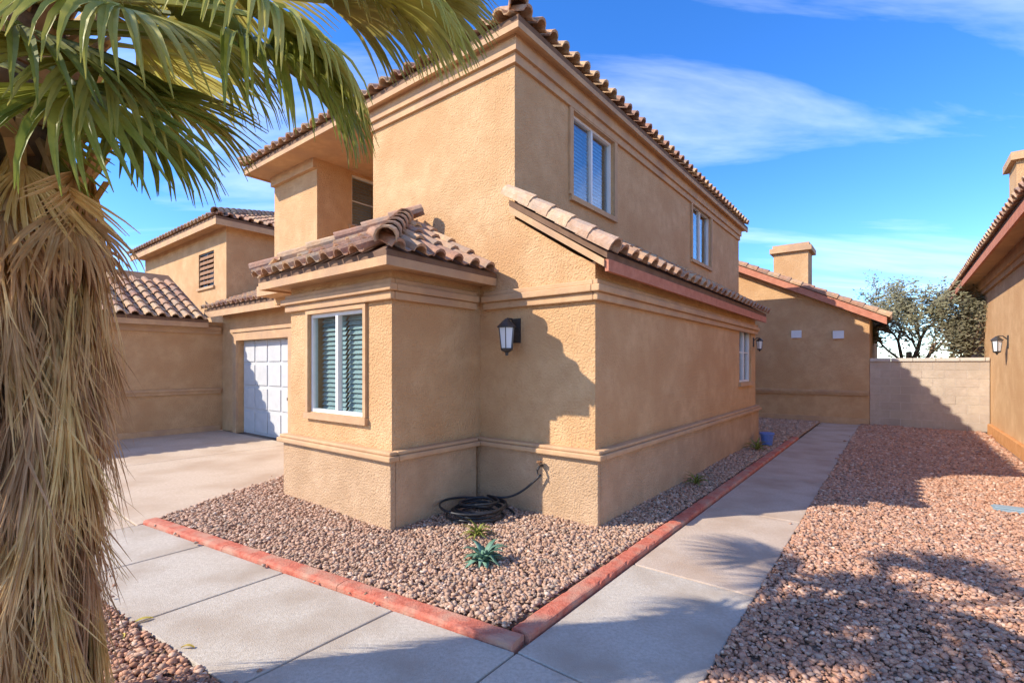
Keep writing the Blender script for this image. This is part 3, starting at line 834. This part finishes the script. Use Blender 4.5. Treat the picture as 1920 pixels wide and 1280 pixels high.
FH.part('chimney_cap', MB().box(-1.0, 0.15, 13.3, 14.4, 5.0505, 5.2).box(-.93, .08, 13.37, 14.33, 5.2005, 5.3), 'trim', ch)
for (x, z) in ((0.05, 2.35), (1.0, 2.3)):
    t_ = FH.part('vent', MB().box(x - .12, x + .12, 11.15, 11.199, z - .1, z + .1), 'frame_white')
# ------------------------------------------------------------------ garden wall
GW = House('garden_wall', 'low block garden wall with pale cap at the end of the side gravel', 'wall', 2.75, 11.3)
random.seed(3)
bw, bh = 0.40, 0.2
for r in range(8):
    off = 0 if r % 2 else -bw / 2
    x = 1.66 + off
    while x < 3.84:
        a, b = max(x, 1.655), min(x + bw, 3.83)
        if b - a > .05:
            GW.part('block', MB().box(a + .004, b - .004, 11.22 + random.uniform(0, .004), 11.40, r * bh + .004, (r + 1) * bh - .004), 'block')
        x += bw
GW.part('mortar', MB().box(1.656, 3.829, 11.228, 11.39, 0, 1.6), 'cap_block')
x = 1.655
while x < 3.8:
    GW.part('cap_stone', MB().box(x + .003, min(x + .42, 3.83) - .003, 11.19, 11.43, 1.6, 1.68), 'cap_block', bv=.008); x += .42

# ------------------------------------------------------------------ right neighbour
RH = House('right_house', 'pale tan stucco house at the right edge beside the side gravel', 'house', 6, 10)
mb = MB(); wall(mb, 'x', 3.84, 0.2, 2.0, 17.0, 0, 3.5)
RH.part('side_wall', mb, 'stucco', weld=True)
RH.part('end_wall', MB().box(4.041, 8.0, 2.0, 2.2, 0, 3.5), 'stucco')
RH.part('base_band', MB().box(3.775, 3.839, 2.0, 11.1, -.05, 0.20), 'orange_base', bv=.012)
ex, RS, RZ0 = 3.44, 0.5, 3.62
rm = MB().prism([(ex, 1.6, RZ0), (ex + 4, 1.6, RZ0 + 4 * RS), (ex + 4, 1.6, RZ0 + 4 * RS - .06), (ex, 1.6, RZ0 - .06)], (0, 15.6, 0))
rr = RH.part('roof', rm, 'roof_felt')
RH.part('soffit', MB().box(ex + .03, 4.0, 1.65, 17.15, RZ0 - .13, RZ0 - .09), 'trim', rr)
RH.part('fascia', MB().box(ex - .01, ex + .028, 1.6, 17.2, RZ0 - .2, RZ0 - .061), 'red_edge', rr)
b2 = MB(); bands(b2, 'x', 3.84, -1, 2.0, 17.0, 0, 0, ((.05, 3.2, 3.3), (.1, 3.3005, 3.489)))
RH.part('cornice', b2, 'trim')
lay_tiles(RH, rr, (ex, 2.4, RZ0), (0, 1, 0), (1, 0, RS), int(14.6 / TILE_W), 2)
lay_caps(RH, rr, (ex + .02, 17.15, RZ0 + .08), (ex + 3.9, 17.15, RZ0 + 3.9 * RS + .08), CAPT, .34, 'rake_tile', .02, (-RS, 0, 1))
ch = RH.part('chimney', MB().box(4.3, 5.1, 11.6, 12.5, 3.7, 6.1), 'stucco', rr)
RH.part('chimney_cap', MB().box(4.2, 5.2, 11.5, 12.6, 6.1005, 6.28), 'trim', ch)

# ------------------------------------------------------------------ lamps on walls
def wall_lamp(label, x, y, z, rz_, s=1.0):
    t = thing('wall_lamp', label, 'lamp', W(x, y, z), ANG + rz_, 'lanterns on the house walls')
    link('back_plate', MB().box(-.05 * s, .05 * s, -.012, 0, -.11 * s, .11 * s).mesh('back_plate'), 'metal_dark', t)
    link('arm', MB().tube([(0, 0, .03 * s), (0, -.07 * s, .10 * s), (0, -.13 * s, .10 * s), (0, -.14 * s, .06 * s)], .010 * s, 7).mesh('arm'), 'metal_dark', t)
    c = (0, -.14 * s, 0)
    link('lamp_cap', MB().lathe([(.012 * s, .10 * s), (.03 * s, .085 * s), (.085 * s, .03 * s), (.085 * s, .02 * s)], c, 8).mesh('lamp_cap'), 'metal_dark', t)
    link('lamp_glass', MB().lathe([(.07 * s, .019 * s), (.05 * s, -.16 * s)], c, 6).mesh('lamp_glass'), 'lamp_glass', t)
    link('lamp_base', MB().lathe([(.055 * s, -.161 * s), (.05 * s, -.18 * s), (.015 * s, -.20 * s), (.012 * s, -.225 * s)], c, 8).mesh('lamp_base'), 'metal_dark', t)
    cage = MB()
    for k_ in range(6):
        a = 2 * math.pi * k_ / 6
        cage.tube([(c[0] + .072 * s * math.cos(a), c[1] + .072 * s * math.sin(a), .02 * s), (c[0] + .052 * s * math.cos(a), c[1] + .052 * s * math.sin(a), -.162 * s)], .005 * s, 4)
    link('cage', cage.mesh('cage'), 'metal_dark', t)
wall_lamp('dark lantern with pale glass on the wall between bay and corner', -0.92, -0.001, 1.86, 0.0, 1.15)
wall_lamp('lantern on the right hand house wall above the orange base band', 3.839, 9.0, 1.95, R(-90), 1.1)
wall_lamp('lantern on the side wall beside the far narrow window', 0.001, 6.32, 1.95, R(90), 0.8)

# ------------------------------------------------------------------ hose, bib and small things
hp = W(-1.02, -0.50)
pts = []
random.seed(11)
for k_ in range(260):
    t = k_ / 260; a = t * 2 * math.pi * 8.2
    rr_ = 0.30 + 0.055 * math.sin(a * 0.37 + 1) - 0.12 * abs(math.sin(t * 5.1))
    pts.append(Vector((rr_ * math.cos(a) * 1.05 + .03 * math.sin(t * 17), rr_ * math.sin(a) * .95, 0.045 + 0.15 * t + 0.012 * math.sin(a * 1.7))))
bib = W(-0.55, -0.09, 0.50) - hp
last = pts[-1]
for k_ in range(1, 16):
    t = k_ / 15
    q = last.lerp(Vector((bib.x, bib.y - .03, bib.z - .06)), t); q.z += -0.10 * math.sin(math.pi * t)
    q.z = max(q.z, .05); pts.append(q)
ho = link('garden_hose', MB().tube(pts, 0.0115, 6).mesh('garden_hose', smooth=True), 'hose'); ho.location = hp
tag(ho, 'black garden hose coiled on the gravel by the shaded bay wall', 'hose')
tb = thing('hose_tap', 'small wall tap above the coiled black hose', 'tap', W(-0.55, -0.06, 0.50), ANG)
link('pipe', MB().tube([(0, 0.0, .02), (0, -.06, .02), (0, -.09, -.01), (0, -.09, -.05)], .013, 8).mesh('pipe'), 'metal_dark', tb)
link('tap_handle', MB().lathe([(.008, .03), (.008, .055), (.03, .056), (.03, .068)], (0, -.055, 0), 8).mesh('tap_handle'), 'rust', tb)

def rosette(name, label, cat, loc, n, L, wd, mat, spread=(20, 75), curl=.5):
    t = thing(name, label, cat, loc)
    for k_ in range(n):
        a = k_ * 2.399; el = R(spread[1] - (spread[1] - spread[0]) * k_ / n)
        l = L * random.uniform(.75, 1.1); mb = MB(); sec = 5
        for j in range(sec + 1):
            s_ = j / sec; e_ = el - curl * s_ * s_
            r_ = l * s_ * math.cos(e_); z_ = l * s_ * math.sin(max(e_, .05))
            w_ = wd * (math.sin(math.pi * min(1, .25 + .75 * s_)) + .05)
            d = Vector((math.cos(a), math.sin(a), 0)); p_ = Vector((-math.sin(a), math.cos(a), 0))
            c_ = d * r_ + Vector((0, 0, z_ + .01))
            mb.v += [c_ + p_ * w_ + Vector((0, 0, w_ * .5)), c_, c_ - p_ * w_ + Vector((0, 0, w_ * .5)), c_ - Vector((0, 0, wd * .35 * (1 - s_)))]
        for j in range(sec):
            b_ = j * 4
            mb.f += [(b_, b_ + 1, b_ + 5, b_ + 4), (b_ + 1, b_ + 2, b_ + 6, b_ + 5), (b_ + 2, b_ + 3, b_ + 7, b_ + 6), (b_ + 3, b_, b_ + 4, b_ + 7)]
        link('leaf', mb.mesh('leaf', smooth=True), mat, t)
    return t
random.seed(5)
rosette('succulent_plant', 'low blue green succulent in the gravel behind the front kerb', 'plant', ground(908, 1062) + Vector((0, 0, .03)), 26, 0.20, .026, 'succulent', (12, 70))
rosette('weed_plant', 'yellow green weed just behind the blue green succulent', 'plant', ground(895, 1012) + Vector((0, 0, .03)), 22, 0.17, .011, 'weed', (15, 80), .7)
rosette('weed_plant', 'small green weed at the house base beside the side path', 'plant', ground(1305, 912) + Vector((0, 0, .03)), 18, 0.20, .012, 'weed', (20, 80), .6)
rosette('weed_plant', 'green tuft at the far house wall near the blue pot', 'plant', W(0.28, 5.3, .03), 20, 0.28, .014, 'weed', (20, 80), .6)
bp_ = thing('plastic_pot', 'small blue plastic pot at the base of the side wall', 'pot', W(0.30, 6.0, .03))
link('pot_body', MB().lathe([(.085, 0), (.115, .2), (.10, .2), (.075, .02)], (0, 0, 0), 16).mesh('pot_body'), 'blue_plastic', bp_)
link('pot_rim', MB().lathe([(.116, .195), (.126, .2), (.126, .225), (.116, .23)], (0, 0, 0), 16).mesh('pot_rim'), 'blue_plastic', bp_)
vb = thing('valve_box', 'pale blue valve box lid in the gravel at the right edge', 'box', ground(1893, 958) + Vector((0, 0, 0)), ANG)
link('box_body', MB().box(-.13, .13, -.09, .09, -.05, .03).mesh('box_body'), 'pale_blue', vb)
bevel(link('box_lid', MB().box(-.115, .115, -.075, .075, .0305, .042).mesh('box_lid'), 'pale_blue', vb), .006)
random.seed(9)
def fallen(px, py, z=0.005):
    mb = MB(); n = 7; l = random.uniform(.035, .06); w_ = l * .3
    top = []
    for j in range(n):
        s_ = j / (n - 1); ww = w_ * math.sin(math.pi * (.08 + .9 * s_)); zz_ = .012 * math.sin(s_ * 3) 
        mb.v += [Vector((l * (s_ - .5) * 2, ww, zz_ + .006)), Vector((l * (s_ - .5) * 2, 0, zz_)), Vector((l * (s_ - .5) * 2, -ww, zz_ + .006))]
    for j in range(n - 1):
        b_ = j * 3; mb.f += [(b_, b_ + 1, b_ + 4, b_ + 3), (b_ + 1, b_ + 2, b_ + 5, b_ + 4)]
    o = link('fallen_leaf', mb.mesh('fallen_leaf', fix=False), 'yellow_leaf')
    o.location = ground(px, py) + Vector((0, 0, z)); o.rotation_euler = (0, 0, random.uniform(0, 6.3))
    return o
for (px, py, lb) in ((190, 1165, 'yellow fallen leaf on the gravel, nearest the palm skirt'), (230, 1196, 'yellow fallen leaf on the gravel at the near edge of the front walk'),
                     (352, 1216, 'yellow fallen leaf on the front walk by its near edge'), (540, 1054, 'yellow fallen leaf beside the red front kerb'),
                     (268, 1165, 'yellow fallen leaf on the front walk near the lower left gravel')):
    tag(fallen(px, py), lb, 'leaf', 'yellow leaves fallen on the ground')

# ------------------------------------------------------------------ tree behind the garden wall
def bare_tree(label, base, height, spread, seed, nleaf, mat='tree_leaf', group=None):
    rs = random.Random(seed)
    t = thing('garden_tree', label, 'tree', base, 0, group)
    tips = []; br = MB()
    def grow(p, d, l, r, lev):
        n = 4; pts_ = [p]; q = p.copy(); dd = d.copy()
        for j in range(n):
            dd = (dd + Vector((rs.uniform(-.25, .25), rs.uniform(-.25, .25), rs.uniform(-.05, .18)))).normalized()
            q = q + dd * l / n; pts_.append(q.copy())
        (tr if lev == 0 else br).tube(pts_, [r * (1 - .45 * j / n) for j in range(n + 1)], 6 if lev < 2 else 4)
        if lev >= 2: tips.extend(pts_[1:])
        if lev < 4:
            for c_ in range(3 if lev < 3 else 2):
                a = rs.uniform(0, 6.28); sp = spread * rs.uniform(.6, 1.1)
                nd = (dd + Vector((math.cos(a) * sp, math.sin(a) * sp, rs.uniform(.0, .4)))).normalized()
                grow(pts_[rs.randint(2, n)], nd, l * rs.uniform(.6, .82), r * .55, lev + 1)
    tr = MB()
    grow(Vector((0, 0, 0)), Vector((.05, 0, 1)), height * .36, height * .022, 0)
    link('trunk', tr.mesh('trunk', smooth=True), 'bark', t)
    link('branches', br.mesh('branches', smooth=True, fix=False), 'bark', t)
    lf = MB()
    for _ in range(nleaf):
        c_ = rs.choice(tips) + Vector((rs.gauss(0, .11), rs.gauss(0, .11), rs.gauss(0, .1)))
        u_ = Vector((rs.gauss(0, 1), rs.gauss(0, 1), rs.gauss(0, .6))).normalized(); w_ = u_.orthogonal().normalized()
        l = rs.uniform(.03, .065)
        lf.poly([c_ - u_ * l, c_ + w_ * l * .45, c_ + u_ * l, c_ - w_ * l * .45])
    o = link('crown', lf.mesh('crown', fix=False), mat, t)
    return t
bare_tree('sparse grey green tree rising behind the low garden wall', W(2.35, 13.6), 5.4, .8, 4, 11000)
bare_tree('thin twiggy tree behind the right end of the garden wall', W(3.35, 12.6), 3.9, .85, 21, 4500)

# ------------------------------------------------------------------ palm
PB = Vector((-1.98, 1.98, 0))
PK_ = 0.8            # young palm: all of it scaled about eye height by this
palm = thing('fan_palm', 'shaggy fan palm with long dead frond skirt at left foreground', 'palm tree', PB)
CZ = 3.02
tr = MB()
prof = []
for k_ in range(26):
    z = k_ * CZ / 25
    prof.append((0.135 + .010 * math.sin(k_ * 2.3) + (.06 if k_ == 0 else 0), z))
tr.lathe(prof, (0, 0, 0), 14)
link('trunk', tr.mesh('trunk'), 'bark', palm)

def fan_mesh(name, nleaf, rad, arc, droop, mat, rs, stem=0.9, stem_sag=.25, fold=.5, wmax=.022, ragged=.0, split=.45, collapse=0.0):
    """fan frond: stem runs along +X from the origin, then the fan; z is up"""
    mb = MB()
    ns = 7; sp = []
    for j in range(ns + 1):
        s_ = j / ns; sp.append(Vector((stem * s_, 0, -stem_sag * s_ * s_)))
    mb.tube(sp, [.019 - .010 * j / ns for j in range(ns + 1)], 5)
    hub = sp[-1]; sd = (sp[-1] - sp[-2]).normalized(); side = Vector((0, 1, 0)); nr = sd.cross(side).normalized()
    for k_ in range(nleaf):
        a = (k_ / (nleaf - 1) - .5) * arc
        a += rs.uniform(-.02, .02)
        L = rad * (0.72 + 0.28 * math.cos(a * .8)) * (1 - ragged * rs.uniform(0, .6))
        d = (sd * math.cos(a) + side * math.sin(a)).normalized()
        pl = nr.cross(d).normalized()
        n = 7; q = hub.copy(); b0 = len(mb.v); dd = d.copy()
        dr = droop * rs.uniform(.7, 1.35)
        tw = rs.uniform(-.5, .5)
        for j in range(n + 1):
            s_ = j / n
            # width grows along the joined part and tapers in the free tip
            w_ = wmax * (0.25 + 1.6 * min(s_, split) / split * .5) if s_ < split else wmax * 1.05 * (1 - ((s_ - split) / (1 - split)) ** 1.3) + .0012
            up_ = (nr if nr.z > 0 else -nr)
            pr = (pl + up_ * tw * s_).normalized()
            mb.v += [q + pr * w_ + up_ * w_ * fold, q - up_ * .002, q - pr * w_ + up_ * w_ * fold]
            g = dr * (s_ ** 1.6) * (1.0 if s_ > .2 else .3)
            dd = (dd + Vector((0, 0, -1)) * g + Vector((rs.uniform(-.03, .03), rs.uniform(-.03, .03), 0)) * (1 + 3 * ragged)).normalized()
            q = q + dd * L / n
        for j in range(n):
            b_ = b0 + j * 3
            mb.f += [(b_, b_ + 1, b_ + 4, b_ + 3), (b_ + 1, b_ + 2, b_ + 5, b_ + 4)]
    me = mb.mesh(name, fix=False); me.materials.append(MATS[mat])
    return me
rs = random.Random(12)
def aim(px, py, Y):
    """grid of the photograph to a point at depth Y, seen from the palm's own origin"""
    return Vector(((px - 960) / FPX * Y, Y, CAMH - (py - HZ) / FPX * Y)) - PB
def place(name, me, root, d, roll):
    xa = d.normalized(); ya = Vector((0, 0, 1)).cross(xa)
    ya = ya.normalized() if ya.length > 1e-3 else Vector((0, 1, 0))
    za = xa.cross(ya)
    o = bpy.data.objects.new(name, me); COL.objects.link(o); o.parent = palm
    o.matrix_local = Matrix.Translation(root) @ Matrix((xa, ya, za)).transposed().to_4x4() @ Matrix.Rotation(roll, 4, 'X')
    return o
def frond_to(name, hub, rootz, rad, arc, droop, mat, roll=0.0, n=44, w=.016, ragged=.05):
    az = math.atan2(hub.y, hub.x)
    root = Vector((math.cos(az) * .10, math.sin(az) * .10, rootz))
    d = hub - root; L = d.length; sag = .12 * L
    me = fan_mesh(name, n, rad, R(arc), droop, mat, rs, L, sag, wmax=w, ragged=ragged)
    return place(name, me, root, d + Vector((0, 0, sag * .9)), R(roll))
def hz(z): return CAMH + (z - CAMH) * PK_
for (px, py, Y, rz_, rad, arc, droop, mat, roll) in [
    (120, 150, 1.95, 3.0, .78, 200, .34, 'palm_green', 25), (190, 120, 2.1, 3.1, .76, 190, .40, 'palm_yellow', 5),
    (440, 75, 2.2, 3.2, .80, 110, .95, 'palm_green', 10), (500, 105, 2.4, 3.2, .74, 100, 1.0, 'palm_green', -10), (470, 20, 2.0, 3.3, .7, 150, .8, 'palm_yellow', 0),
    (330, 30, 2.35, 3.3, .72, 180, .6, 'palm_green', -15), (600, -10, 2.5, 3.35, .66, 140, .85, 'palm_yellow', 10),
    (745, -20, 2.6, 3.4, .62, 130, .75, 'palm_yellow', -10), (30, 40, 1.9, 3.1, .78, 200, .35, 'palm_green', 0),
    (255, 90, 2.75, 3.2, .75, 190, .48, 'palm_yellow', -20), (-100, 120, 2.2, 3.1, .78, 190, .40, 'palm_green', 10),
    (400, -40, 2.9, 3.4, .8, 190, .50, 'palm_yellow', 0), (230, 210, 2.5, 3.0, .60, 170, .50, 'palm_green', 20),
    (60, 230, 2.5, 2.95, .68, 180, .45, 'palm_green', -10), (210, 0, 1.95, 3.3, .7, 190, .55, 'palm_yellow', 15),
    (670, -40, 2.2, 3.4, .64, 150, .8, 'palm_yellow', 5), (80, -30, 2.3, 3.3, .8, 200, .5, 'palm_yellow', 0)]:
    frond_to('green_frond', aim(px, py, Y * PK_), hz(rz_), rad * PK_, arc, droop, mat, roll, w=.0145)
for (az, el, l, mat) in [(110, 10, 1.0, 'palm_green'), (150, 30, .9, 'palm_green'), (190, 10, 1.0, 'palm_green'), (230, 25, .9, 'palm_green'), (140, 65, .8, 'palm_green')]:
    d = Vector((math.cos(R(az)) * math.cos(R(el)), math.sin(R(az)) * math.cos(R(el)), math.sin(R(el)))) * l * PK_
    frond_to('green_frond', d + Vector((0, 0, hz(3.4))), hz(3.35), .66, 195, .38, mat, rs.uniform(-20, 20), w=.014)
# dead fronds still spreading below the crown
for (px, py, Y, rz_, rad) in [(105, 290, 2.5, 2.8, .55), (150, 320, 2.45, 2.75, .52), (35, 300, 2.25, 2.75, .58), (120, 380, 2.3, 2.65, .48), (20, 390, 2.2, 2.6, .52), (140, 430, 2.45, 2.55, .42)]:
    frond_to('dead_frond', aim(px, py, Y * PK_), hz(rz_), rad * PK_, 100, .6, 'palm_dead', rs.uniform(-30, 30), n=34, w=.006, ragged=.4)
def skirt_mesh(i):
    """one dead frond folded against the trunk: short stalk, then straight narrow straws"""
    mb = MB(); L = rs.uniform(.52, .70)
    mb.tube([(0, 0, 0), (.05, 0, -.10), (.07, 0, -.26)], [.016, .013, .008], 5)
    for k_ in range(40):
        a = rs.gauss(0, .15); b = rs.uniform(-.12, .12)
        q = Vector((.07 + rs.uniform(-.01, .02), rs.uniform(-.015, .015), -.24 + rs.uniform(-.03, .05)))
        d = Vector((.10 + b, math.sin(a), -1)).normalized(); l = L * rs.uniform(.55, 1.05); w_ = rs.uniform(.0025, .006)
        sd_ = Vector((rs.uniform(-.6, .6), 1, 0)).normalized(); b0 = len(mb.v); n = 5
        cv = rs.uniform(-.14, .14); kink = rs.randint(2, 4) if rs.random() < .3 else 9; kd = Vector((rs.uniform(-.4, .5), rs.uniform(-.5, .5), 0))
        for j in range(n + 1):
            s_ = j / n; ww = w_ * (1 - s_ ** 2.2) + .0006
            mb.v += [q + sd_ * ww + Vector((ww * .7, 0, 0)), q.copy(), q - sd_ * ww + Vector((ww * .7, 0, 0))]
            d = (d + sd_ * cv * .35 + Vector((-.02 * s_, 0, -.06)) + (kd if j == kink else Vector())).normalized(); q = q + d * l / n
        for j in range(n):
            b_ = b0 + j * 3
            mb.f += [(b_, b_ + 1, b_ + 4, b_ + 3), (b_ + 1, b_ + 2, b_ + 5, b_ + 4)]
    me = mb.mesh('frond_dead', fix=False); me.materials.append(MATS['palm_dead']); return me
SK = [skirt_mesh(i) for i in range(8)]
NSK = 165
for k_ in range(NSK):
    z = 0.60 + (k_ / NSK) * 1.98
    az = k_ * 2.399 + rs.uniform(-.3, .3)
    o = bpy.data.objects.new('dead_frond', SK[k_ % 8]); COL.objects.link(o); o.parent = palm
    flare = rs.uniform(-.12, .05) + (.15 if rs.random() < .06 else 0) + (-.02 if z < 1.3 else 0)
    o.matrix_local = Matrix.Rotation(az, 4, 'Z') @ Matrix.Translation((.115, 0, z)) @ Matrix.Rotation(-flare, 4, 'Y') @ Matrix.Rotation(rs.uniform(-.12, .12), 4, 'X') @ Matrix.Scale(rs.uniform(.85, 1.15), 4)
# leaf bases crossing over the upper trunk
boot = MB(); boot.prism([(0, -.035, 0), (.02, -.012, .28), (.02, .012, .28), (0, .035, 0)], (.02, 0, .01))
bme = boot.mesh('leaf_base'); bme.materials.append(MATS['palm_dead'])
for k_ in range(60):
    o = bpy.data.objects.new('leaf_base', bme); COL.objects.link(o); o.parent = palm
    o.matrix_local = Matrix.Rotation(k_ * 2.399, 4, 'Z') @ Matrix.Translation((.13, 0, 2.0 + k_ * .017)) @ Matrix.Rotation(.35 + rs.uniform(-.1, .2), 4, 'Y') @ Matrix.Rotation(rs.uniform(-.4, .4), 4, 'X')
